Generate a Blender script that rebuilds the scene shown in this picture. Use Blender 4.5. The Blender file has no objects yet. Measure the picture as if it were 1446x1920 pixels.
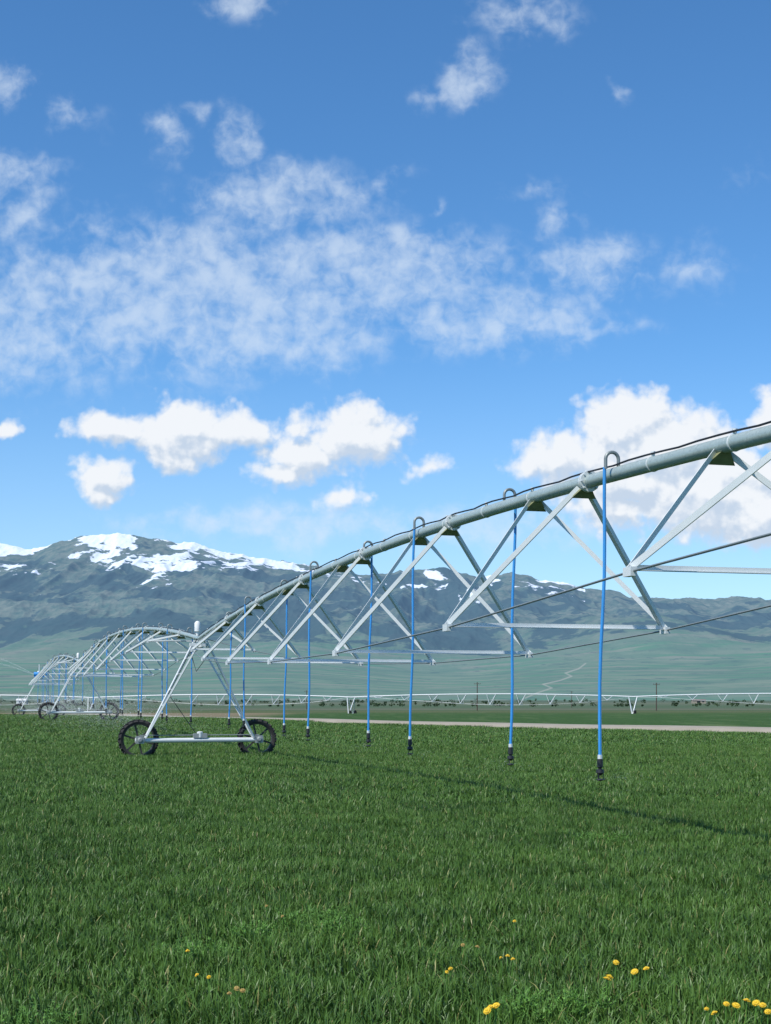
import bpy, math, random
import numpy as np
from mathutils import Vector, Matrix
random.seed(7); rng=np.random.default_rng(11)
scene=bpy.context.scene
scene.view_settings.view_transform='Standard'; scene.view_settings.look='None'; scene.view_settings.exposure=0
F=2800.0; CAMH=2.1

# ---------------------------------------------------------------- node helper
class NT:
    def __init__(s,tree): s.t=tree
    def node(s,typ,**kw):
        n=s.t.nodes.new(typ)
        for k,v in kw.items(): setattr(n,k,v)
        return n
    def put(s,sock,val):
        if isinstance(val,bpy.types.NodeSocket): s.t.links.new(val,sock)
        elif val is not None:
            if sock.type=='RGBA' and len(val)==3: val=(*val,1)
            sock.default_value=val
    def m(s,op,a,b=None,c=None,clamp=False):
        n=s.node('ShaderNodeMath',operation=op,use_clamp=clamp)
        s.put(n.inputs[0],a); s.put(n.inputs[1],b); s.put(n.inputs[2],c); return n.outputs[0]
    def v(s,op,a,b=None):
        n=s.node('ShaderNodeVectorMath',operation=op)
        s.put(n.inputs[0],a); s.put(n.inputs[1],b)
        return n.outputs['Value'] if op in('LENGTH','DOT_PRODUCT','DISTANCE') else n.outputs[0]
    def noise(s,vec,scale,detail=4,rough=.5,dist=0,col=False,dim='3D'):
        n=s.node('ShaderNodeTexNoise',noise_dimensions=dim); s.put(n.inputs['Vector'],vec)
        n.inputs['Scale'].default_value=scale; n.inputs['Detail'].default_value=detail
        n.inputs['Roughness'].default_value=rough; n.inputs['Distortion'].default_value=dist
        return n.outputs['Color'] if col else n.outputs[0]
    def sm(s,x,a,b,lo=0.,hi=1.):
        n=s.node('ShaderNodeMapRange',interpolation_type='SMOOTHSTEP')
        s.put(n.inputs[0],x); s.put(n.inputs[1],a); s.put(n.inputs[2],b); s.put(n.inputs[3],lo); s.put(n.inputs[4],hi)
        return n.outputs[0]
    def mix(s,f,a,b):
        n=s.node('ShaderNodeMix',data_type='RGBA')
        s.put(n.inputs[0],f); s.put(n.inputs[6],a); s.put(n.inputs[7],b); return n.outputs[2]
    def ramp(s,f,stops):
        n=s.node('ShaderNodeValToRGB'); s.put(n.inputs[0],f)
        e=n.color_ramp.elements
        while len(e)<len(stops): e.new(.5)
        for i,(p,c) in enumerate(stops): e[i].position=p; e[i].color=(*c,1)
        return n.outputs[0]
    def xyz(s,vec):
        n=s.node('ShaderNodeSeparateXYZ'); s.put(n.inputs[0],vec); return n.outputs
    def comb(s,x,y,z):
        n=s.node('ShaderNodeCombineXYZ'); s.put(n.inputs[0],x); s.put(n.inputs[1],y); s.put(n.inputs[2],z); return n.outputs[0]

def new_mat(name):
    m=bpy.data.materials.new(name); m.use_nodes=True
    t=NT(m.node_tree); b=m.node_tree.nodes['Principled BSDF']; return m,t,b
def simple(name,col,rough=.6,metal=0,var=.15,scale=8,spec=.5):
    m,t,b=new_mat(name)
    g=t.node('ShaderNodeTexCoord').outputs['Object']
    n=t.noise(g,scale,5,.6)
    c=t.mix(n,tuple(x*(1-var*2) for x in col),tuple(min(1,x*(1+var*2)) for x in col))
    t.put(b.inputs['Base Color'],c); b.inputs['Roughness'].default_value=rough
    b.inputs['Metallic'].default_value=metal; b.inputs['Specular IOR Level'].default_value=spec
    return m

# ---------------------------------------------------------------- mesh builder
class MB:
    def __init__(s): s.v=[]; s.f=[]
    def add(s,vs,fs):
        o=len(s.v); s.v+= [tuple(p) for p in vs]; s.f+=[tuple(i+o for i in f) for f in fs]
    def prism(s,p,q,prof,up=Vector((0,0,1))):
        p=Vector(p); q=Vector(q); d=(q-p).normalized()
        if abs(d.dot(up))>.98: up=Vector((0,1,0))
        a=d.cross(up).normalized(); u=a.cross(d)
        n=len(prof)
        vs=[p+a*x+u*y for x,y in prof]+[q+a*x+u*y for x,y in prof]
        fs=[(i,(i+1)%n,(i+1)%n+n,i+n) for i in range(n)]+[tuple(range(n))[::-1],tuple(range(n,2*n))]
        s.add(vs,fs)
    def L(s,p,q,w=.06,t=.007,up=Vector((0,0,1)),flip=1):
        s.prism(p,q,[(x*flip,y) for x,y in [(0,0),(w,0),(w,t),(t,t),(t,w),(0,w)]],up)
    def box(s,p,q,w,h,up=Vector((0,0,1))):
        s.prism(p,q,[(-w/2,-h/2),(w/2,-h/2),(w/2,h/2),(-w/2,h/2)],up)
    def tube(s,path,r,n=8,cap=True):
        path=[Vector(p) for p in path]; k=len(path)
        rs=r if isinstance(r,(list,tuple)) else [r]*k
        up=None; vs=[]
        for i in range(k):
            d=(path[min(i+1,k-1)]-path[max(i-1,0)]).normalized()
            if up is None:
                up=Vector((0,0,1)) if abs(d.z)<.9 else Vector((1,0,0))
            a=d.cross(up).normalized(); up=a.cross(d).normalized()
            for j in range(n):
                th=2*math.pi*j/n; vs.append(path[i]+(a*math.cos(th)+up*math.sin(th))*rs[i])
        fs=[(i*n+j,i*n+(j+1)%n,(i+1)*n+(j+1)%n,(i+1)*n+j) for i in range(k-1) for j in range(n)]
        if cap: fs+=[tuple(range(n))[::-1],tuple(range((k-1)*n,k*n))]
        s.add(vs,fs)
    def lathe(s,base,axis,prof,n=12):
        axis=Vector(axis).normalized(); s.tube([Vector(base)+axis*h for h,r in prof],[r for h,r in prof],n)
    def obj(s,name,mat,parent=None,smooth=False):
        me=bpy.data.meshes.new(name); me.from_pydata(s.v,[],s.f); me.update()
        if smooth:
            me.shade_smooth()
            try: me.set_sharp_from_angle(angle=math.radians(40))
            except Exception: pass
        o=bpy.data.objects.new(name,me); scene.collection.objects.link(o)
        if mat: me.materials.append(mat)
        if parent: o.parent=parent
        return o
def empty(name):
    o=bpy.data.objects.new(name,None); o.empty_display_size=.2; scene.collection.objects.link(o); return o

# ---------------------------------------------------------------- terrain
def hgt(x,y):
    x=np.asarray(x,float); y=np.asarray(y,float)
    g=-0.0072*(np.clip(y-100,0,700)-15*(1-np.exp(-np.clip(y-100,0,700)/15)))
    g=g+.45*np.exp(-(((x+24)/18)**2+((y-106)/22)**2))+.3*np.exp(-(((x+40)/18)**2+((y-155)/25)**2))
    g=g+.025*np.sin(x*.35+1)*np.sin(y*.22)
    return g
def H(x,y): return float(hgt(x,y))
ROAD=[(140,-30),(70,40),(24,84),(-5.5,113),(-32,170),(-80,220),(-200,290),(-500,420)]
RX=[p[0] for p in ROAD][::-1]; RY=[p[1] for p in ROAD][::-1]
def road_y(x): return np.interp(x,RX,RY)

# ---------------------------------------------------------------- materials
def mat_ground():
    m,t,b=new_mat('field_ground')
    pos=t.node('ShaderNodeNewGeometry').outputs['Position']
    x,y,z=t.xyz(pos)
    sv=t.v('MULTIPLY',pos,(.012,.05,0))
    n=t.noise(sv,1,4,.6)
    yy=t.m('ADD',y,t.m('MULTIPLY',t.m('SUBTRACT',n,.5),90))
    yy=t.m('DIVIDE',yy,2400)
    col=t.ramp(yy,[(0,(.035,.085,.014)),(.10,(.035,.085,.018)),(.125,(.06,.10,.03)),(.16,(.12,.115,.06)),(.2,(.06,.10,.04)),(.28,(.12,.12,.08)),(.4,(.065,.105,.055)),(.6,(.11,.13,.085)),(.8,(.075,.11,.075)),(1,(.09,.125,.09))])  # field strips by distance; farther stops also carry a painted haze tint
    n2=t.noise(t.v('MULTIPLY',pos,(1.0,.35,0)),2.2,6,.7)
    c2=t.mix(t.sm(n2,.3,.7),t.mix(.5,col,(0.006,.016,.004)),t.mix(.25,col,(.10,.19,.04)))
    n4=t.noise(t.v('MULTIPLY',pos,(.35,.03,0)),1.0,5,.7)
    c2=t.mix(t.m('MULTIPLY',t.sm(n4,.5,.7),.5),c2,(.13,.17,.07))
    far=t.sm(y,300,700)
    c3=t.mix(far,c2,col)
    br=t.m('MULTIPLY',t.m('MULTIPLY',t.sm(y,150,165),t.sm(y,330,290)),t.sm(x,-12,-24))
    c3=t.mix(t.m('MULTIPLY',br,.85),c3,t.mix(n2,(.13,.10,.06),(.28,.22,.14)))
    t.put(b.inputs['Base Color'],c3); b.inputs['Roughness'].default_value=.9; b.inputs['Specular IOR Level'].default_value=.1
    return m
def mat_grass():
    m,t,b=new_mat('grass_blade')
    pos=t.node('ShaderNodeNewGeometry').outputs['Position']
    a=t.node('ShaderNodeAttribute',attribute_name='tip').outputs['Fac']
    r=t.node('ShaderNodeAttribute',attribute_name='rnd').outputs['Fac']
    n=t.noise(t.v('MULTIPLY',pos,(.35,.8,0)),1.0,4,.65,dim='2D')
    py=t.xyz(pos)[1]
    base=t.mix(t.sm(n,.33,.67),(.042,.108,.014),(.085,.182,.026))
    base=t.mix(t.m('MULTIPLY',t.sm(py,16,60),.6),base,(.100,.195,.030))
    c=t.mix(r,base,t.mix(.55,base,(.12,.21,.04)))
    c=t.mix(t.m('GREATER_THAN',r,.975),c,(.30,.29,.10))
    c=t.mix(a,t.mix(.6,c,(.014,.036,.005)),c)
    t.put(b.inputs['Base Color'],c); b.inputs['Roughness'].default_value=.46; b.inputs['Specular IOR Level'].default_value=.34
    return m
def mat_galv():
    m,t,b=new_mat('galvanized_steel')
    g=t.node('ShaderNodeTexCoord').outputs['Object']
    n=t.noise(g,1.7,6,.7); n2=t.noise(g,30,3,.6)
    c=t.mix(n,(.54,.58,.57),(.80,.81,.79)); c=t.mix(t.m('MULTIPLY',n2,.25),c,(.42,.46,.45))
    t.put(b.inputs['Base Color'],c); b.inputs['Metallic'].default_value=.08
    t.put(b.inputs['Roughness'],t.m('MULTIPLY_ADD',n,.3,.3))
    return m
GALV=mat_galv()
def mat_pipe():
    m,t,b=new_mat('galvanized_pipe')
    g=t.node('ShaderNodeTexCoord').outputs['Object']
    n=t.noise(t.v('MULTIPLY',g,(1,1,4)),1.3,6,.7); n2=t.noise(g,25,3,.6)
    c=t.mix(n,(.28,.36,.34),(.47,.53,.50)); c=t.mix(t.sm(n2,.45,.75),c,(.30,.35,.33))
    n3=t.noise(t.v('MULTIPLY',g,(3,3,3)),2.3,5,.7); c=t.mix(t.sm(n3,.58,.72),c,(.56,.60,.58))
    t.put(b.inputs['Base Color'],c); b.inputs['Metallic'].default_value=.2; b.inputs['Roughness'].default_value=.40
    return m
PIPE=mat_pipe()
ROD=simple('steel_rod',(.20,.23,.23),.5,.2)
GEAR=simple('gearbox_grey',(.30,.32,.31),.5,.2)
BLACK=simple('black_plastic',(.018,.018,.02),.5,0)
RUBBER=simple('tire_rubber',(.022,.021,.02),.85,0,.3)
BLUE=simple('blue_hose',(.04,.27,.64),.4,0,.1,3)
WHITE=simple('white_plastic',(.7,.7,.68),.4)
GUSSET=simple('gusset_plate',(.20,.21,.10),.7,.1,.3)

# ---------------------------------------------------------------- ground sheet
xs=np.concatenate([-np.geomspace(60,7000,40)[::-1],np.linspace(-58,58,59),np.geomspace(60,7000,40)])
ys=np.concatenate([[-400,-100,-30],np.linspace(0,220,111),np.geomspace(224,2900,50)])
X,Y=np.meshgrid(xs,ys); Z=hgt(X,Y)
def grid_mesh(name,X,Y,Z,mat,smooth=True):
    r,c=X.shape; co=np.stack([X,Y,Z],-1).reshape(-1,3)
    i=np.arange((r-1)*(c-1)); a=(i//(c-1))*c+i%(c-1)
    quads=np.stack([a,a+1,a+c+1,a+c],1)
    me=bpy.data.meshes.new(name); me.vertices.add(len(co)); me.vertices.foreach_set('co',co.ravel())
    me.loops.add(quads.size); me.loops.foreach_set('vertex_index',quads.ravel().astype(np.int32))
    me.polygons.add(len(quads)); me.polygons.foreach_set('loop_start',np.arange(0,quads.size,4,dtype=np.int32))
    me.polygons.foreach_set('loop_total',np.full(len(quads),4,dtype=np.int32))
    me.update(calc_edges=True); me.validate()
    if smooth: me.shade_smooth()
    me.materials.append(mat)
    o=bpy.data.objects.new(name,me); scene.collection.objects.link(o); return o
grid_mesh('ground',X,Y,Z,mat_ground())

# dirt road on a low bank
pts=[]
for i in range(len(ROAD)-1):
    for k in range(24):
        a=k/24; pts.append((ROAD[i][0]*(1-a)+ROAD[i+1][0]*a,ROAD[i][1]*(1-a)+ROAD[i+1][1]*a))
P=np.array(pts)
for _ in range(12): P[1:-1]=(P[:-2]+P[1:-1]*2+P[2:])/4
T=np.gradient(P,axis=0); T/=np.linalg.norm(T,axis=1)[:,None]; Nn=np.stack([-T[:,1],T[:,0]],1)
offs=np.array([-2.9,-2.2,-1.1,0,1.1,2.2,2.9])
RXg=P[:,0][:,None]+Nn[:,0][:,None]*offs; RYg=P[:,1][:,None]+Nn[:,1][:,None]*offs
RZg=hgt(RXg,RYg)+np.array([-.1,.22,.27,.29,.27,.22,-.1])[None]
m,t,b=new_mat('dirt_road'); pos=t.node('ShaderNodeNewGeometry').outputs['Position']
t.put(b.inputs['Base Color'],t.mix(t.noise(pos,.6,6,.7),(.22,.19,.14),(.38,.34,.27))); b.inputs['Roughness'].default_value=.95
grid_mesh('dirt_road',RXg,RYg,RZg,m)

# ---------------------------------------------------------------- grass
GR=mat_grass()
src=bpy.data.collections.new('grass_tiles')
def tile(nb,size,hmin,hmax,w,seed):
    r=np.random.default_rng(seed)
    bx=r.uniform(-size/2,size/2,nb); by=r.uniform(-size/2,size/2,nb)
    h=r.uniform(hmin,hmax,nb); ph=r.uniform(0,2*np.pi,nb); ln=r.uniform(.1,.9,nb)**1.4*h
    wd=w*r.uniform(.7,1.3,nb); tw=ph+np.pi/2+r.normal(0,.6,nb)
    vs=[];tt=[]
    for k,(tk,wk) in enumerate([(0,.6),(.4,1),(.75,.75),(1,0)]):
        cx=bx+np.cos(ph)*ln*tk**2; cy=by+np.sin(ph)*ln*tk**2; cz=h*(tk-.28*tk**3*(ln/h)*1.3)
        if k<3:
            for sgn in(-1,1):
                vs.append(np.stack([cx+sgn*np.cos(tw)*wd*wk/2,cy+sgn*np.sin(tw)*wd*wk/2,cz],1)); tt.append(np.full(nb,tk))
        else: vs.append(np.stack([cx,cy,cz],1)); tt.append(np.full(nb,1.))
    V=np.stack(vs,1).reshape(-1,3); TT=np.stack(tt,1).ravel()
    fs=[]
    for i in range(nb):
        o=i*7; fs+=[(o,o+1,o+3,o+2),(o+2,o+3,o+5,o+4),(o+4,o+5,o+6)]
    me=bpy.data.meshes.new('grass_tile'); me.from_pydata(V.tolist(),[],fs); me.shade_smooth()
    at=me.attributes.new('tip','FLOAT','POINT'); at.data.foreach_set('value',TT)
    at=me.attributes.new('rnd','FLOAT','POINT'); at.data.foreach_set('value',np.repeat(r.uniform(0,1,nb),7))
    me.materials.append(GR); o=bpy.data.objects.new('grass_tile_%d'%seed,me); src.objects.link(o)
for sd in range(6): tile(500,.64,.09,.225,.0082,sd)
pp=[];rot=[];scl=[]
def scatter(y0,y1,step,sx,sz):
    for yy in np.arange(y0,y1,step):
        w=.30*yy+3.0+ (0 if yy<60 else 4)
        for xx in np.arange(-w,w,step):
            px=xx+rng.uniform(-.3,.3)*step; py=yy+rng.uniform(-.3,.3)*step
            if py>road_y(px)-6.0: continue
            pp.append((px,py,H(px,py)-.01)); rot.append((0,0,rng.uniform(0,6.28)))
            k=rng.uniform(.75,1.2); scl.append((sx,sx,sz*k))
scatter(7.5,28,.5,1,1)
scatter(28,60,.8,1.6,1.15)
scatter(60,165,1.6,3,1.15)
me=bpy.data.meshes.new('grass'); me.from_pydata(pp,[],[])
at=me.attributes.new('rot','FLOAT_VECTOR','POINT'); at.data.foreach_set('vector',np.array(rot).ravel())
at=me.attributes.new('scl','FLOAT_VECTOR','POINT'); at.data.foreach_set('vector',np.array(scl).ravel())
gobj=bpy.data.objects.new('grass',me); scene.collection.objects.link(gobj)
ng=bpy.data.node_groups.new('grass_scatter','GeometryNodeTree')
ng.interface.new_socket('Geometry',in_out='INPUT',socket_type='NodeSocketGeometry')
ng.interface.new_socket('Geometry',in_out='OUTPUT',socket_type='NodeSocketGeometry')
gi=ng.nodes.new('NodeGroupInput'); go=ng.nodes.new('NodeGroupOutput')
ci=ng.nodes.new('GeometryNodeCollectionInfo'); ci.inputs[0].default_value=src; ci.inputs[1].default_value=True; ci.inputs[2].default_value=True
ip=ng.nodes.new('GeometryNodeInstanceOnPoints'); ip.inputs['Pick Instance'].default_value=True
ar=ng.nodes.new('GeometryNodeInputNamedAttribute'); ar.data_type='FLOAT_VECTOR'; ar.inputs[0].default_value='rot'
as_=ng.nodes.new('GeometryNodeInputNamedAttribute'); as_.data_type='FLOAT_VECTOR'; as_.inputs[0].default_value='scl'
lk=ng.links.new
lk(gi.outputs[0],ip.inputs['Points']); lk(ci.outputs[0],ip.inputs['Instance'])
lk(ar.outputs[0],ip.inputs['Rotation']); lk(as_.outputs[0],ip.inputs['Scale']); lk(ip.outputs[0],go.inputs[0])
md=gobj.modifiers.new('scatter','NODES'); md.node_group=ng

# ---------------------------------------------------------------- flowers & weeds
YEL=simple('dandelion_yellow',(.75,.50,.02),.6,0,.15,60)
OCH=simple('dandelion_faded',(.40,.28,.08),.7,0,.2,60)
STEM=simple('weed_green',(.10,.23,.03),.6,0,.25,20)
def flower(pet,st,px,py,hh=.27,R=.033):
    Yd=(CAMH-hh)*F/(py-1305); Xd=(px-723)/F*Yd; g=H(Xd,Yd)
    top=Vector((Xd,Yd,g+hh)); tilt=Vector((random.uniform(-.6,.5),random.uniform(-.9,.1),1)).normalized()
    st.tube([(Xd+random.uniform(-.04,.04),Yd+.02,g),(Xd,Yd+.01,g+hh*.6),top],.004,5)
    a=tilt.cross(Vector((0,1,0))).normalized(); u=a.cross(tilt)
    for lay,(rr,zz,n) in enumerate([(R,.0,17),(R*.75,.007,14),(R*.42,.011,9)]):
        for k in range(n):
            th=2*math.pi*(k+random.uniform(-.2,.2))/n; d=a*math.cos(th)+u*math.sin(th); p=tilt.cross(d)
            w=rr*.17
            pet.add([top+tilt*zz,top+d*rr*.6+p*w+tilt*(zz+.005),top+d*rr+tilt*(zz+.004-.003*lay),top+d*rr*.6-p*w+tilt*(zz+.005)],[(0,1,2,3)])
patches=[([(1155,1810),(1143,1838),(1138,1842),(1190,1828),(1212,1822)],1),([(940,1802),(952,1798),(962,1804)],.7),([(1362,1890),(1380,1893),(1400,1884),(1418,1888),(1430,1892),(1340,1908),(1440,1905)],.9),([(920,1896),(930,1893),(914,1903)],.9),([(370,1832),(392,1836)],.7),([(965,1730)],.6),([(845,1822),(838,1828)],.6),([(430,1868),(455,1862),(444,1858)],-.7),([(352,1786)],.6),([(868,1776),(895,1780)],-.7),([(500,1700),(530,1720)],-.6),([(1325,1900)],.7)]
for pt,sz in patches:
    e=empty('dandelion'); pet=MB(); st=MB()
    for (a,c) in pt: flower(pet,st,a,c,random.uniform(.21,.25),random.uniform(.024,.032)*abs(sz))
    pet.obj('flower_heads',YEL if sz>0 else OCH,e); st.obj('stems',STEM,e)
def weed(px,py,R):
    Yd=(CAMH-.2)*F/(py-1305); Xd=(px-723)/F*Yd; mb=MB()
    for i in range(int(300*R)):
        r=R*math.sqrt(random.random()); th=random.uniform(0,6.28); x=Xd+r*math.cos(th); y=Yd+r*math.sin(th)*.8
        g=H(x,y); h=random.uniform(.14,.26)*(1-.3*r/R); lean=Vector((random.uniform(-.08,.08),random.uniform(-.08,.08),0))
        p0=Vector((x,y,g)); p1=p0+lean+Vector((0,0,h)); mb.tube([p0,p1],.002,3,False)
        for k in range(9):
            q=p0.lerp(p1,.45+.55*k/9); d=Vector((random.uniform(-1,1),random.uniform(-1,1),random.uniform(-.1,.7))).normalized()
            s=d.cross(Vector((0,0,1))).normalized(); l=random.uniform(.02,.045)
            mb.add([q,q+d*l*.5+s*l*.16,q+d*l,q+d*l*.5-s*l*.16],[(0,1,2,3)])
    mb.obj('weed_plant',STEM)
for a in [(590,1705,.42),(630,1725,.3),(1050,1862,.35),(980,1870,.25),(370,1765,.3),(480,1730,.25),(60,1890,.3),(1120,1560,.5)]: weed(*a)

# ---------------------------------------------------------------- pivot system
A=Vector((8.07,0,0)); SP=Vector((-14.286,50,0)); SL=SP.length; D=SP.normalized(); Nr=Vector((D.y,-D.x,0))
STN=[(.10,2.2,-.35+.0),(.20,2.7,-.95),(.30,2.9,-1.40),(.402,3.15,-1.87),(.507,3.45,-2.13),(.612,3.45,-2.13),(.717,3.27,-1.92),(.820,2.75,-1.50),(.912,1.9,-.85)]
def lerp(a,b,t): return a+(b-a)*t
def build_span(P0,P1,h0,h1,arch,M,thick=1.0,drops=None,detail=True):
    P0=Vector(P0);P1=Vector(P1); d=(P1-P0).normalized(); n=Vector((d.y,-d.x,0)); L=(P1-P0).length
    def pipe(t): p=P0.lerp(P1,t); p=Vector((p.x,p.y,lerp(h0,h1,t)+arch*4*t*(1-t))); return p
    M['pipe'].tube([pipe(i/40) for i in range(41)],.086*thick,16)
    lc=[]
    for (t,W,dz) in STN:
        if not detail: dz=dz*.95
        c=pipe(t); cz=c.z+dz; lo=[Vector((c.x,c.y,cz))-n*W/2,Vector((c.x,c.y,cz))+n*W/2]; lc.append(lo)
        aa=pipe(t+.85/L)+Vector((0,0,-.08*thick)); bb=pipe(t-.85/L)+Vector((0,0,-.08*thick))
        for k,s in enumerate((-1,1)):
            for q in(aa,bb):
                M['truss'].L(lo[k],q+n*s*.05,.062*thick,.008*thick,Vector((0,0,1)) ,s)
        M['truss'].L(lo[0]+Vector((0,0,.01)),lo[1]+Vector((0,0,.01)),.06*thick,.008*thick,Vector((0,0,1)))
        if detail:
            for k,s in enumerate((-1,1)):
                M['truss'].box(lo[k]-d*.09,lo[k]+d*.09,.07,.09)
            for q in(aa,bb):
                M['gus'].add([q+n*.17+Vector((0,0,-.12)),q-n*.17+Vector((0,0,-.12)),q-d*.14-n*.03+Vector((0,0,.03)),q-d*.14+n*.03+Vector((0,0,.03)),
                              q+d*.14-n*.03+Vector((0,0,.03)),q+d*.14+n*.03+Vector((0,0,.03))],[(0,1,2,3),(0,5,4,1),(0,3,5),(1,4,2)])
            f=pipe(t-1.05/L); f2=pipe(t-1.05/L+.03/L); f3=pipe(t-1.05/L+.045/L);f4=pipe(t-1.05/L+.075/L)
            M['flange'].tube([f,f2],.135,16); M['flange'].tube([f3,f4],.135,16)
            for k in range(8):
                th=k*math.pi/4; o=(n*math.cos(th)+Vector((0,0,1))*math.sin(th))*.118
                M['flange'].tube([f+o-d*.03,f4+o+d*.03],.013,6)
    for k,s in enumerate((-1,1)):
        st=pipe(.8/L)+n*s*.14+Vector((0,0,-.12)); en=pipe(1-.8/L)+n*s*.14+Vector((0,0,-.12))
        ch=[st]+[l[k] for l in lc]+[en]
        for i in range(len(ch)-1):
            M['rod'].tube([ch[i],ch[i+1]],.013*thick,6)
    if detail:
        pts=[]
        for i in range(121):
            t=i/120; pts.append(pipe(t)+Vector((0,0,.10+.02*abs(math.sin(i*math.pi/4))))+n*(-.03+.012*math.sin(i*1.7)))
        M['cable'].tube(pts,.012,6)
        for i in range(int(L/1.9)):
            t=(i+.5)*1.9/L; c=pipe(t); M['flange'].tube([c-d*.012,c+d*.012],.094,14)
            M['flange'].lathe(c+Vector((0,0,.07)),(0,0,1),[(0,.022),(.05,.022),(.055,.03),(.075,.03)],6)
    if drops:
        for (t,side) in drops:
            c=pipe(t); R=.085; zt=c.z+.08
            arc=[Vector((c.x,c.y,zt-.03)),Vector((c.x,c.y,zt+.09))]
            for k in range(1,9):
                th=math.pi*k/9; arc.append(Vector((c.x,c.y,zt+.09))+n*side*(R-R*math.cos(th))+Vector((0,0,R*math.sin(th))))
            e=Vector((c.x,c.y,zt+.09))+n*side*2*R; arc.append(e); arc.append(e+Vector((0,0,-.12)))
            M['neck'].tube(arc,.022,8)
            g=H(e.x,e.y); bz=g+1.42+random.uniform(-.04,.04)
            lean=-.06+random.uniform(-.03,.03); top=e+Vector((0,0,-.1))
            hp=[Vector((top.x+lean*(k/8)+.012*math.sin(k*1.1+t*30),top.y+.01*math.cos(k),lerp(top.z,bz,k/8))) for k in range(9)]
            M['hose'].tube(hp,.021,8)
            b=hp[-1]
            M['flange'].tube([b+Vector((0,0,.02)),b-Vector((0,0,.03))],.03,8)
            M['noz'].lathe(b,(0,0,-1),[(0,.018),(.03,.02),(.035,.034),(.13,.038),(.14,.022),(.155,.022),(.16,.045),(.20,.05),(.215,.03),(.23,.016)],12)
            M['noz'].lathe(b+Vector((0,0,-.27)),(0,0,-1),[(0,.012),(.008,.05),(.016,.052),(.03,.02)],12)
            for k in range(3):
                th=k*2.09; o=Vector((math.cos(th),math.sin(th),0))*.04
                M['noz'].tube([b+Vector((0,0,-.2))+o,b+Vector((0,0,-.275))+o],.005,4)
    return pipe
def wheel(mbT,mbR,c,ax,R=.65,w=.27):
    ax=Vector(ax).normalized(); u=Vector((0,0,1)); a=u.cross(ax).normalized(); n=36
    prof=[(R-.11,-w*.42),(R-.05,-w*.5),(R-.012,-w*.36),(R,0),(R-.012,w*.36),(R-.05,w*.5),(R-.11,w*.42),(R-.12,0)]
    vs=[];k=len(prof)
    for i in range(n):
        th=2*math.pi*i/n; rd=a*math.cos(th)+u*math.sin(th)
        for r,h in prof: vs.append(c+rd*r+ax*h)
    fs=[(i*k+j,i*k+(j+1)%k,((i+1)%n)*k+(j+1)%k,((i+1)%n)*k+j) for i in range(n) for j in range(k)]
    mbT.add(vs,fs)
    for i in range(22):
        for s in(-1,1):
            th=2*math.pi*(i+(.5 if s>0 else 0))/22; th2=th+.12
            p=c+(a*math.cos(th)+u*math.sin(th))*(R+.008)+ax*s*.01; q=c+(a*math.cos(th2)+u*math.sin(th2))*(R-.01)+ax*s*w*.5
            mbT.box(p,q,.035,.05,(p-c).normalized())
    vs=[];pr=[(R-.105,-.09),(R-.105,.09),(R-.15,.08),(R-.15,-.08)];k=4
    for i in range(n):
        th=2*math.pi*i/n; rd=a*math.cos(th)+u*math.sin(th)
        for r,h in pr: vs.append(c+rd*r+ax*h)
    mbR.add(vs,[(i*k+j,i*k+(j+1)%k,((i+1)%n)*k+(j+1)%k,((i+1)%n)*k+j) for i in range(n) for j in range(k)])
    for i in range(6):
        th=2*math.pi*i/6+.3; rd=a*math.cos(th)+u*math.sin(th)
        mbR.box(c+rd*.08,c+rd*(R-.14),.06,.04,ax)
    mbR.lathe(c-ax*.1,ax,[(0,.09),(.03,.13),(.17,.13),(.2,.09)],12)
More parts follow.
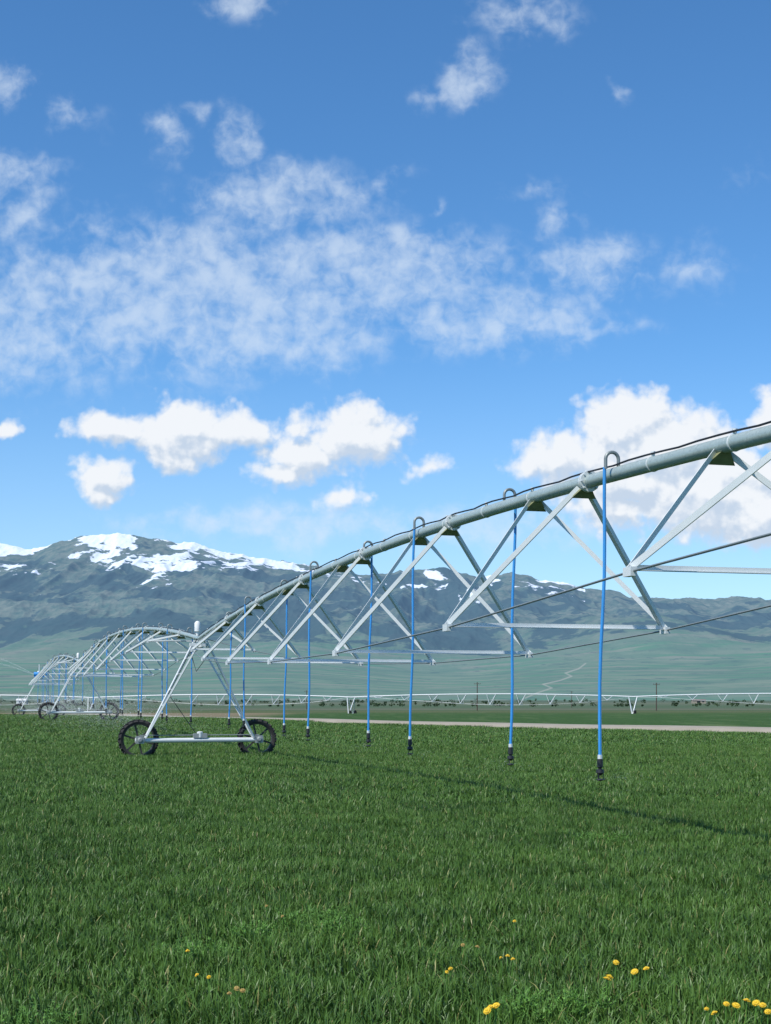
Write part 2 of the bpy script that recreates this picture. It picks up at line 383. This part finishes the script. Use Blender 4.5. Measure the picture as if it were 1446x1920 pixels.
def build_tower(parent,P,hp,M,d,thick=1.0,wheels=True,idx=0,lift=0):
    d=Vector(d).normalized(); n=Vector((d.y,-d.x,0)); g=H(P[0],P[1])+lift; C=Vector((P[0],P[1],g))
    R=.65; zb=g+R-.03
    l=C-n*2.0; r=C+n*2.0; l.z=r.z=zb
    M['truss'].tube([l-n*.15+Vector((0,0,-.02)),r+n*.15+Vector((0,0,-.02))],.078*thick,12)
    for s in(-1,1):
        e=(l if s<0 else r)
        for q in(-1,1):
            top=Vector((P[0],P[1],hp-.1))+d*q*.75+n*s*.10; bot=e+d*q*.07-n*s*.18+Vector((0,0,.05))
            M['truss'].box(bot,top,.075*thick,.055*thick)
        if thick<=1:
            for k in range(4):
                t0=.35+.16*k
                def leg(q,t): return (e+d*q*.07-n*s*.18).lerp(Vector((P[0],P[1],hp-.1))+d*q*.75+n*s*.10,t)
                M['truss'].box(leg(-1,t0),leg(1,t0),.04,.04)
    if thick<=1:
        M['flange'].lathe(C+Vector((0,0,R+.04)),(0,0,1),[(0,.1),(.18,.1),(.2,.06)],10)
        M['gear'].box(C-n*.22+Vector((0,0,R+.1)),C+n*.24+Vector((0,0,R+.1)),.17,.15)
        for e in(l,r):
            M['gear'].box(e-n*.13-d*.02,e+n*.13-d*.02,.22,.24); M['gear'].lathe(e-d*.17,d,[(0,.05),(.02,.09),(.1,.09)],10)
        M['rod'].tube([l+Vector((0,0,.15)),r+Vector((0,0,.15))],.018,6)
        M['white'].lathe(Vector((P[0],P[1],hp+.1))-n*.08,(0,0,1),[(0,.05),(.12,.05),(.14,.10),(.42,.10),(.47,.06),(.49,.02)],14)
        M['truss'].box(Vector((P[0],P[1],hp-.25))-d*.9,Vector((P[0],P[1],hp-.25))+d*.9,.1,.1)
        M['truss'].box(Vector((P[0],P[1],hp-.2))-n*.35,Vector((P[0],P[1],hp-.2))+n*.35,.08,.1)
        M['cable'].tube([Vector((P[0],P[1],hp+.05))+n*.1,Vector((P[0],P[1],hp-.5))+n*.32,Vector((P[0],P[1],hp-1.1))-n*.12,Vector((P[0],P[1],hp-.5))-n*.3,Vector((P[0],P[1],hp))-n*.1],.016,6)
        M['cable'].tube([Vector((P[0],P[1],hp-.4))-n*.3,l.lerp(Vector((P[0],P[1],hp)),.45)+n*.05,C-n*.15+Vector((0,0,R+.2))],.014,5)
    if wheels:
        for j,e in enumerate((l,r)):
            T=MB(); Rm=MB(); c=Vector((e.x,e.y,g+R-.03))+d*.34
            wheel(T,Rm,c,d)
            Rm.tube([e,c],.05,8)
            T.obj('tire_%d_%d'%(idx,j+1),RUBBER,parent,True); Rm.obj('wheel_rim_%d_%d'%(idx,j+1),RIM,parent)
RIM=simple('dark_rim',(.05,.05,.045),.6,.2)
def newM(): return {k:MB() for k in['pipe','truss','rod','gus','flange','cable','neck','hose','noz','gear','white']}
def flush(M,parent):
    for k,nm,mt,sm in[('pipe','water_pipe',PIPE,1),('truss','truss_frame',GALV,0),('rod','truss_rods',ROD,1),('gus','gusset_plates',GUSSET,0),('flange','flanges_and_clamps',GALV,1),
                   ('cable','power_cable',BLACK,1),('neck','goosenecks',ROD,1),('hose','drop_hoses',BLUE,1),('noz','sprinkler_nozzles',BLACK,1),('gear','gearboxes',GEAR,0),('white','control_boxes',WHITE,1)]:
        if M[k].v: M[k].obj(nm,mt,parent,bool(sm))
piv=empty('center_pivot_irrigation_system'); M=newM()
TW=[A+SP*k for k in range(4)]
HP=[3.75]+[4.0+H(p.x,p.y) for p in TW[1:]]
alld=[(.3654+.0765*k-.0765*4) for k in range(0,42)]
for i in range(3):
    dr=[(z-i,-1 if k%2==0 else 1) for k,z in enumerate(alld) if i+.03<z<i+.97]
    build_span((TW[i].x,TW[i].y,0),(TW[i+1].x,TW[i+1].y,0),HP[i],HP[i+1],1.05,M,1.0,dr,True)
for i in range(4): build_tower(piv,(TW[i].x,TW[i].y),HP[i],M,D,idx=i+1)
e0=Vector((TW[3].x,TW[3].y,HP[3])); e1=e0+D*6+Vector((0,0,.5))
M['pipe'].tube([e0,e1],.06,10); M['rod'].tube([e0+Vector((0,0,1.2)),e1],.012,5); M['truss'].box(e0,e0+Vector((0,0,1.25)),.08,.08)
flush(M,piv)
BP=simple('blue_paint',(.03,.25,.6),.4)
g=MB(); c=e0+Vector((.3,-.3,.25)); g.lathe(c-Vector((.75,0,0)),(1,0,0),[(0,.1),(.02,.22),(.7,.22),(.75,.3),(.95,.3),(1.0,.16),(1.35,.12)],14); g.box(c+Vector((-.7,0,-.25)),c+Vector((.6,0,-.25)),.4,.08)
g.obj('booster_pump',BP,piv)

piv2=empty('center_pivot_irrigation_system'); M=newM()
d2=Vector((52,-12,0)); base=Vector((-6.6,286,0))
GW=simple('weathered_white_steel',(.58,.61,.61),.5,.1)
tp=[base+d2*k for k in(-3,-2,-1,0,1,2,3)]
for i in range(len(tp)):
    p=tp[i]; build_tower(piv2,(p.x,p.y),3.8+H(p.x,p.y)-.7,M,d2,1.7,True,i+1,-.7)
    if i<len(tp)-1:
        q=tp[i+1]; build_span((p.x,p.y,0),(q.x,q.y,0),3.1+H(p.x,p.y),3.1+H(q.x,q.y),.55,M,1.4,None,False)
for k,nm in[('pipe','water_pipe'),('truss','truss_frame'),('rod','truss_rods')]: M[k].obj(nm,GW,piv2)

# water droplets / mist
m,t,b=new_mat('water_spray'); b.inputs['Base Color'].default_value=(.8,.82,.84,1); b.inputs['Roughness'].default_value=.6
SPR=m
def spray(name,n,fn,s):
    c=np.array([fn() for _ in range(n)]); k=len(c)
    off=np.array([(1,0,-.5),(-1,0,-.5),(0,1,-.5),(0,0,1)])*s
    V=(c[:,None,:]+off[None]*rng.uniform(.5,1.3,(k,1,1))).reshape(-1,3)
    fs=[]
    for i in range(k):
        o=i*4; fs+=[(o,o+1,o+3),(o+1,o+2,o+3),(o+2,o,o+3),(o,o+2,o+1)]
    me=bpy.data.meshes.new(name); me.from_pydata(V.tolist(),[],fs); me.materials.append(SPR)
    ob=bpy.data.objects.new(name,me); scene.collection.objects.link(ob)
def drop_near():
    k=random.randrange(0,9); z=alld[k+4]; p=A+SP*z
    r=abs(random.gauss(0,.5)); th=random.uniform(0,6.28); return (p.x+r*math.cos(th),p.y+r*math.sin(th),max(.25,1.12-.3*r*r+random.gauss(0,.03)))
def drop_far():
    z=random.uniform(1.35,3.0); p=A+SP*z; r=abs(random.gauss(0,2.6)); th=random.uniform(0,6.28)
    return (p.x+r*math.cos(th),p.y+r*math.sin(th),H(p.x,p.y)+max(.1,1.3-.1*r+random.gauss(0,.55)))
spray('water_spray',1500,drop_near,.0022)
spray('water_spray',40000,drop_far,.0065)
def jet():
    t=random.random(); w=random.choice([0,1]); s0=e1
    return (s0.x-t*6+random.gauss(0,.03+.2*t**3),s0.y+random.gauss(0,.1),s0.z-.3+(t*(3.2 if w else 2.3)-.9*t*t*t)+random.gauss(0,.02+.08*t*t))
spray('water_spray',5000,jet,.006)

# ---------------------------------------------------------------- mountains
def vnoise(x,y,seed):
    r=np.random.default_rng(seed); n=256; tb=r.uniform(0,1,(n,n))
    xi=np.floor(x).astype(int); yi=np.floor(y).astype(int); fx=x-xi; fy=y-yi
    fx=fx*fx*fx*(fx*(fx*6-15)+10); fy=fy*fy*fy*(fy*(fy*6-15)+10)
    a=tb[xi%n,yi%n]; b=tb[(xi+1)%n,yi%n]; c=tb[xi%n,(yi+1)%n]; d=tb[(xi+1)%n,(yi+1)%n]
    return (a*(1-fx)+b*fx)*(1-fy)+(c*(1-fx)+d*fx)*fy
def fbm(x,y,o,seed,rough=.5):
    s=0;a=1;tot=0
    for k in range(o): s=s+a*vnoise(x*2**k+k*17.3,y*2**k+k*9.1,seed+k); tot+=a; a*=rough
    return s/tot
def ridged(x,y,o,seed,rough=.5):
    s=0;a=1;tot=0
    for k in range(o): s=s+a*(1-abs(2*vnoise(x*2**k+k*7.7,y*2**k+k*3.1,seed+k)-1)); tot+=a; a*=rough
    return s/tot
def sst(x,a,b): t=np.clip((x-a)/(b-a),0,1); return t*t*(3-2*t)
sil=[(-900,1110),(-500,1060),(-200,1035),(0,1020),(60,1028),(110,1014),(160,1004),(225,998),(290,1008),(350,1020),(420,1038),(500,1052),(600,1062),(680,1075),(780,1070),(830,1068),(900,1080),(960,1074),(1020,1088),(1100,1100),(1180,1120),(1280,1119),(1380,1123),(1446,1128),(1800,1100),(2300,1080)]
snw=[(-900,0),(-300,50),(0,62),(60,58),(110,36),(170,40),(230,52),(300,46),(400,30),(500,20),(600,9),(700,2),(780,8),(820,26),(880,18),(950,10),(1000,14),(1060,7),(1100,0),(2400,0)]
nc,nr=1600,520
u=np.linspace(-.50,.50,nc); tr=np.concatenate([np.linspace(0,1,nr-30),np.linspace(1.004,1.25,30)])
U,Tt=np.meshgrid(u,tr); Yv=2400+6600*Tt; PX=723+F*U
Xw=U*Yv
R=1313-np.interp(PX,*zip(*sil))
foot=84+14*np.sin(PX/210.)+8*np.sin(PX/90.+2)+18*sst(PX,700,1300)
e=np.where(Tt<.5,foot*np.clip(Tt/.5,0,1)**.8,0)
k=np.clip((Tt-.5)/.5,0,1)
up=foot+(R-foot)*(k**.9)
e=np.where(Tt<.5,e,up)
wx=fbm(Xw/900.,Yv/900.,3,90)*1.0
front=sst(Tt,.36,.50)*(1-sst(Tt,.56,.70))
e=e+front*(fbm(Xw/520.+3,Yv/1500.,3,310,.45)-.38)*85
amp=sst(Tt,.44,.66)*(1-.85*sst(Tt,.84,1.0))
rd=.6*ridged(Xw/700.+wx*.7,Yv/3200.+wx*.3,3,5,.5)+.4*ridged(Xw/300.+wx*.5,Yv/1300.+wx*.4,4,15,.55)
e=e+amp*(rd-.6)*80
e+= sst(Tt,.12,.45)*(fbm(Xw/420.+wx,Yv/700.,5,40)-.5)*10
e+= (ridged(Xw/120.+wx,Yv/420.,4,60,.55)-.6)*9*sst(Tt,.30,.6)
e+= (fbm(PX/30.,Tt*0+3,3,33)-.5)*5*sst(Tt,.9,1)
e=np.maximum(e,0)*1.0
e=np.where(Tt>1,e-(Tt-1)*500,e)
ysc=1313-e
Zw=CAMH+(1305-ysc)*Yv/F
Zw[0,:]=-8
snow=np.interp(PX,*zip(*snw)); below=R-e
gul=ridged(Xw/360.+wx*2,Yv/1100.,4,77)
sn=snow-below-5+(gul-.66)*130+(fbm(Xw/150.,Yv/150.,5,21,.6)-.5)*110
sn=np.where(snow<.5,-50,sn)
forest=fbm(Xw/230.+wx,Yv/420.,6,14,.62)*sst(Tt,.34,.56)*(1-.25*sst(Tt,.9,1))+.06*front
# dirt track climbing the foothill
trk=[(985,1309),(1005,1300),(1035,1290),(1018,1283),(1050,1276),(1072,1268),(1060,1262),(1085,1254),(1098,1244)]
best=np.full(PX.shape,1e9)
for (ax_,ay_),(bx_,by_) in zip(trk[:-1],trk[1:]):
    vx,vy=bx_-ax_,by_-ay_; tt_=np.clip(((PX-ax_)*vx+(ysc-ay_)*vy)/(vx*vx+vy*vy),0,1)
    best=np.minimum(best,np.hypot((PX-ax_-tt_*vx),(ysc-ay_-tt_*vy)*1.5))
track=np.where(Tt<.5,1-sst(best,.6,2.6),0)
m,t,b=new_mat('mountain_slopes')
pos=t.node('ShaderNodeNewGeometry').outputs['Position']; x,y,z=t.xyz(pos)
sa=t.node('ShaderNodeAttribute',attribute_name='snow').outputs['Fac']; fa=t.node('ShaderNodeAttribute',attribute_name='forest').outputs['Fac']; ta=t.node('ShaderNodeAttribute',attribute_name='rise').outputs['Fac']; tk=t.node('ShaderNodeAttribute',attribute_name='track').outputs['Fac']
n1=t.noise(t.v('MULTIPLY',pos,(.001,.001,.001)),4,7,.65); n2=t.noise(t.v('MULTIPLY',pos,(.001,.0006,.001)),14,6,.7)
green=t.mix(t.sm(n1,.3,.7),(.055,.105,.045),(.13,.165,.085))
green=t.mix(t.sm(t.noise(t.v('MULTIPLY',pos,(.0012,.004,0)),1.6,4,.6),.5,.60),green,(.06,.135,.05))
green=t.mix(t.m('MULTIPLY',t.sm(t.noise(t.v('MULTIPLY',pos,(.002,.005,0)),1.3,5,.65),.53,.63),.7),green,(.17,.16,.10))
green=t.mix(t.m('MULTIPLY',t.sm(n2,.56,.64),.6),green,(.03,.055,.03))
rock=t.mix(t.sm(n2,.3,.7),(.030,.060,.032),(.125,.132,.085))
c=t.mix(t.sm(t.m('ADD',ta,t.m('MULTIPLY',t.m('SUBTRACT',n1,.5),.3)),.34,.68),green,rock)
fo=t.sm(t.m('ADD',fa,t.m('MULTIPLY',t.m('SUBTRACT',n2,.5),.45)),.47,.54)
c=t.mix(t.m('MULTIPLY',fo,.85),c,(.010,.026,.018))
c=t.mix(t.m('MULTIPLY',tk,.5),c,(.34,.30,.23))
sf=t.sm(t.m('ADD',sa,t.m('MULTIPLY',t.m('SUBTRACT',n2,.5),70)),-1,8)
c=t.mix(t.m('MULTIPLY',sf,.95),c,(.66,.69,.74))
hz=t.sm(y,1200,9500,.34,.50)  # distance haze painted into the slopes: blue tint plus faint glow
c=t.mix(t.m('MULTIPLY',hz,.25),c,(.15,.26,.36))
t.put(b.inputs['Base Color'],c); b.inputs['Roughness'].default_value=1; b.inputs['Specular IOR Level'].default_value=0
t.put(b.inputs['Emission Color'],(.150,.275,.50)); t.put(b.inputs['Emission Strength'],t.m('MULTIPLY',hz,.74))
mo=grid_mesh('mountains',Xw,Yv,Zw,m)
for nm,arr in(('snow',sn),('forest',forest),('rise',Tt),('track',track)):
    at=mo.data.attributes.new(nm,'FLOAT','POINT'); at.data.foreach_set('value',arr.ravel().astype(np.float32))

# ---------------------------------------------------------------- distant trees, poles, sheds
TM=simple('distant_foliage',(.05,.08,.04),.9,0,.4,.05,.1)
mb=MB()
for i in range(330):
    y=random.uniform(900,2200); x=random.uniform(-.34,.34)*y
    if random.random()<.55: y=random.choice([1000,1500])+random.uniform(-20,20); x=random.choice([-.2,-.05,.02,.13,.24])*y+random.gauss(0,.05)*y
    g=H(x,y); hh=random.uniform(1.2,3.2)*(y/1000)**.5; w=hh*random.uniform(.8,2.2)
    mb.tube([(x,y,g),(x,y,g+hh*.5)],[.2,.1],4)
    for k in range(30):
        v=Vector((random.gauss(0,1),random.gauss(0,1),random.gauss(0,1))).normalized()*random.uniform(.4,1)
        c=Vector((x+v.x*w*.5,y+v.y*w*.5,g+hh*.55+v.z*hh*.45)); s=random.uniform(.25,.6)
        a=Vector((random.gauss(0,1),random.gauss(0,1),random.gauss(0,1))).normalized()*s; bb=a.cross(Vector((random.gauss(0,1),1,.3))).normalized()*s
        mb.add([c-a,c+bb,c+a,c-bb],[(0,1,2,3)])
mb.obj('distant_trees',TM)
WOOD=simple('pole_wood',(.08,.06,.045),.9)
for px,Yd,hh in[(895,500,9.5),(1231,480,9),(1072,900,10),(575,700,9)]:
    X0=(px-723)/F*Yd; g=H(X0,Yd); mb=MB()
    mb.tube([(X0,Yd,g-.5),(X0,Yd,g+hh)],[.2,.14],8); mb.box((X0-1.1,Yd-.1,g+hh-.6),(X0+1.1,Yd-.1,g+hh-.6),.12,.12)
    for s in(-1,-.4,.4,1): mb.tube([(X0+s,Yd-.1,g+hh-.5),(X0+s,Yd-.1,g+hh-.25)],.07,6)
    mb.obj('utility_pole',WOOD)
def shed(name,px,Yd,w,dp,hh,wall,roof):
    X0=(px-723)/F*Yd; g=H(X0,Yd); e=empty(name); a=MB(); x0,x1=X0-w/2,X0+w/2; y0,y1=Yd,Yd+dp; rz=g+hh*1.4
    a.add([(x0,y0,g-1),(x1,y0,g-1),(x1,y1,g-1),(x0,y1,g-1),(x0,y0,g+hh),(x1,y0,g+hh),(x1,y1,g+hh),(x0,y1,g+hh),(x0,(y0+y1)/2,rz),(x1,(y0+y1)/2,rz)],
          [(0,1,5,4),(2,3,7,6),(1,2,6,9,5),(3,0,4,8,7)]); a.obj('walls',wall,e)
    r=MB(); o=.4; ym=(y0+y1)/2
    r.add([(x0-o,y0-o,g+hh-.1),(x1+o,y0-o,g+hh-.1),(x1+o,ym,rz+.1),(x0-o,ym,rz+.1),(x1+o,y1+o,g+hh-.1),(x0-o,y1+o,g+hh-.1)],[(0,1,2,3),(3,2,4,5)]); r.obj('roof',roof,e)
    d=MB(); d.box((X0-w*.2,y0-.04,g+hh*.4),(X0+w*.05,y0-.04,g+hh*.4),.06,hh*.8); d.box((X0+w*.2,y0-.04,g+hh*.6),(X0+w*.35,y0-.04,g+hh*.6),.06,hh*.3); d.obj('door_and_window',BLACK,e)
WW=simple('white_wall',(.6,.6,.58),.7); RR=simple('brown_roof',(.16,.13,.11),.7); TN=simple('tan_wall',(.3,.26,.2),.8)
shed('metal_shed',40,1250,8.5,6,3.4,WW,WW)
shed('barn',1312,1400,12,9,2.8,TN,RR)

# ---------------------------------------------------------------- sky
w=bpy.data.worlds.new('World'); scene.world=w; w.use_nodes=True
nt=w.node_tree; t=NT(nt); bg=nt.nodes['Background']
SUNV=Vector((-.60,-.60,1.12)).normalized()
el=math.asin(SUNV.z); az=math.atan2(SUNV.x,SUNV.y)
sky=t.node('ShaderNodeTexSky'); sky.sky_type='NISHITA'; sky.sun_disc=False; sky.sun_elevation=el; sky.sun_rotation=az%(2*math.pi)
sky.altitude=1500; sky.air_density=1.0; sky.dust_density=.5; sky.ozone_density=2.5
dirv=t.node('ShaderNodeTexCoord').outputs['Generated']
x,y,z=t.xyz(dirv)
ys_=t.m('MAXIMUM',y,.08)
Uc=t.m('MULTIPLY_ADD',t.m('DIVIDE',x,ys_),28.,7.23); Vc=t.m('SUBTRACT',13.05,t.m('MULTIPLY',t.m('DIVIDE',z,ys_),28.))
uv=t.comb(Uc,Vc,0.)
def blobfield(t,uv,blobs):
    acc=None
    for (bx,by,rx,ry,wt) in blobs:
        q=t.v('MULTIPLY',t.v('SUBTRACT',uv,(bx/100,by/100,0)),(100/rx,100/ry,0))
        b=t.m('MULTIPLY',t.m('SUBTRACT',1.,t.v('LENGTH',q)),wt)
        acc=b if acc is None else t.m('MAXIMUM',acc,b)
    return acc
wq=t.v('MULTIPLY',t.v('SUBTRACT',t.noise(uv,.9,3,.5,0,True,dim='2D'),(.5,.5,.5)),(1.1,.8,0))
wuv=t.v('ADD',uv,wq)
wisps=[(450,10,80,55,.8),(985,30,120,60,.9),(885,155,85,85,1.0),(805,190,60,35,.7),(10,150,60,65,.8),(130,215,85,50,.6),(310,245,50,65,.75),(375,220,50,35,.65),(452,262,70,65,.9),
 (30,335,115,68,.8),(530,370,230,80,1.1),(1040,420,55,48,.7),(1010,365,90,35,.45),(735,335,50,50,.5),(1170,178,24,20,.6),(30,410,100,60,.6),(840,400,35,30,.7),
 (380,560,560,190,1.25),(700,500,330,110,1.1),(40,610,260,170,1.),(1100,500,170,80,.9),(900,600,300,90,.95),(1290,500,120,60,.45),(1000,610,260,28,.9),(150,430,90,60,.5),
 (520,985,400,60,.95),(900,990,360,60,.85),(1400,330,60,40,.2)]
Mk=blobfield(t,wuv,wisps)
n1=t.noise(t.v('MULTIPLY',uv,(1.,1.25,1.)),1.15,6,.53,dim='2D')
n3=t.noise(uv,3.4,4,.55,.3,dim='2D')
a=t.m('ADD',t.m('MULTIPLY',t.m('MINIMUM',Mk,.7),1.05),t.m('ADD',t.m('MULTIPLY',t.m('SUBTRACT',n1,.5),1.8),t.m('MULTIPLY',t.m('SUBTRACT',n3,.5),1.1)))
a=t.m('MULTIPLY',t.sm(a,-.1,1.3),t.sm(Mk,-.2,.5))
a=t.m('MULTIPLY',a,.62)
skyc=t.v('MULTIPLY',sky.outputs[0],(.81,1.0,1.12))
hs=t.node('ShaderNodeHueSaturation'); hs.inputs['Saturation'].default_value=1.11; t.put(hs.inputs['Color'],skyc); skyc=hs.outputs[0]
skyc=t.mix(t.sm(Vc,6.0,13.0,0.,.38),skyc,(3.7,4.5,5.5))
c=t.mix(a,skyc,(4.9,5.6,6.4))
cg=bpy.data.node_groups.new('cumulus_density','ShaderNodeTree')
cg.interface.new_socket('UV',in_out='INPUT',socket_type='NodeSocketVector'); cg.interface.new_socket('D',in_out='OUTPUT',socket_type='NodeSocketFloat')
gi=cg.nodes.new('NodeGroupInput'); go=cg.nodes.new('NodeGroupOutput'); q=NT(cg); guv=gi.outputs[0]
cum=[(345,810,135,68,1.15),(215,805,105,34,.9),(440,810,100,46,.9),(320,855,65,40,.85),(565,805,60,40,.5),(560,855,100,50,.85),(665,818,115,74,1.2),(540,885,75,32,.85),(190,893,62,44,1.05),(200,922,38,26,.9),(640,932,50,28,.5),(800,876,46,22,.45),(10,803,34,18,.75),
 (1180,800,120,85,1.3),(1060,860,110,60,1.1),(1230,850,190,110,1.3),(1330,920,230,100,1.3),(1430,960,200,80,1.2),(1160,950,150,55,.8),(1445,790,45,70,1.2),(1180,900,160,80,1.2)]
gw=q.v('MULTIPLY',q.v('SUBTRACT',q.noise(guv,1.3,3,.55,0,True,dim='2D'),(.5,.5,.5)),(.6,.5,0))
B=blobfield(q,q.v('ADD',guv,gw),cum)
f1=q.noise(guv,1.9,8,.56,dim='2D')
vo=q.node('ShaderNodeTexVoronoi',feature='F1',voronoi_dimensions='2D'); q.put(vo.inputs['Vector'],q.v('ADD',guv,q.v('MULTIPLY',gw,(.5,.5,0)))); vo.inputs['Scale'].default_value=3.4; vo.inputs['Detail'].default_value=1.5
dd=q.m('ADD',B,q.m('ADD',q.m('MULTIPLY',q.m('SUBTRACT',f1,.43),.9),q.m('MULTIPLY',q.m('SUBTRACT',.42,vo.outputs[0]),.25)))
q.t.links.new(dd,go.inputs[0])
def cgrp(uvs):
    n=nt.nodes.new('ShaderNodeGroup'); n.node_tree=cg; t.put(n.inputs[0],uvs); return n.outputs[0]
d0=cgrp(uv); d1=cgrp(t.v('ADD',uv,(-.10,-.26,0)))
al=t.sm(d0,-.10,.50)
rel=t.m('SUBTRACT',d0,d1)
sh=t.sm(rel,-.38,.20)
cc=t.mix(sh,(3.9,4.55,5.45),(6.15,6.3,6.5))  # cloud shading put into the colour: grey-blue undersides, bright tops
c=t.mix(t.m('MULTIPLY',al,.95),c,cc)
nt.links.new(c,bg.inputs['Color']); bg.inputs['Strength'].default_value=.15

# ---------------------------------------------------------------- sun, camera
ld=bpy.data.lights.new('sun','SUN'); ld.energy=5.0; ld.angle=math.radians(.6); ld.color=(1,.96,.9)
lo=bpy.data.objects.new('sun',ld); scene.collection.objects.link(lo); lo.rotation_euler=SUNV.to_track_quat('Z','Y').to_euler()
cd=bpy.data.cameras.new('camera'); co=bpy.data.objects.new('camera',cd); scene.collection.objects.link(co)
co.location=(0,0,CAMH); co.rotation_euler=(math.radians(90),0,0)
cd.sensor_fit='VERTICAL'; cd.sensor_height=36; cd.lens=F/1920*36; cd.shift_y=345/1920; cd.clip_start=.1; cd.clip_end=30000
scene.camera=co
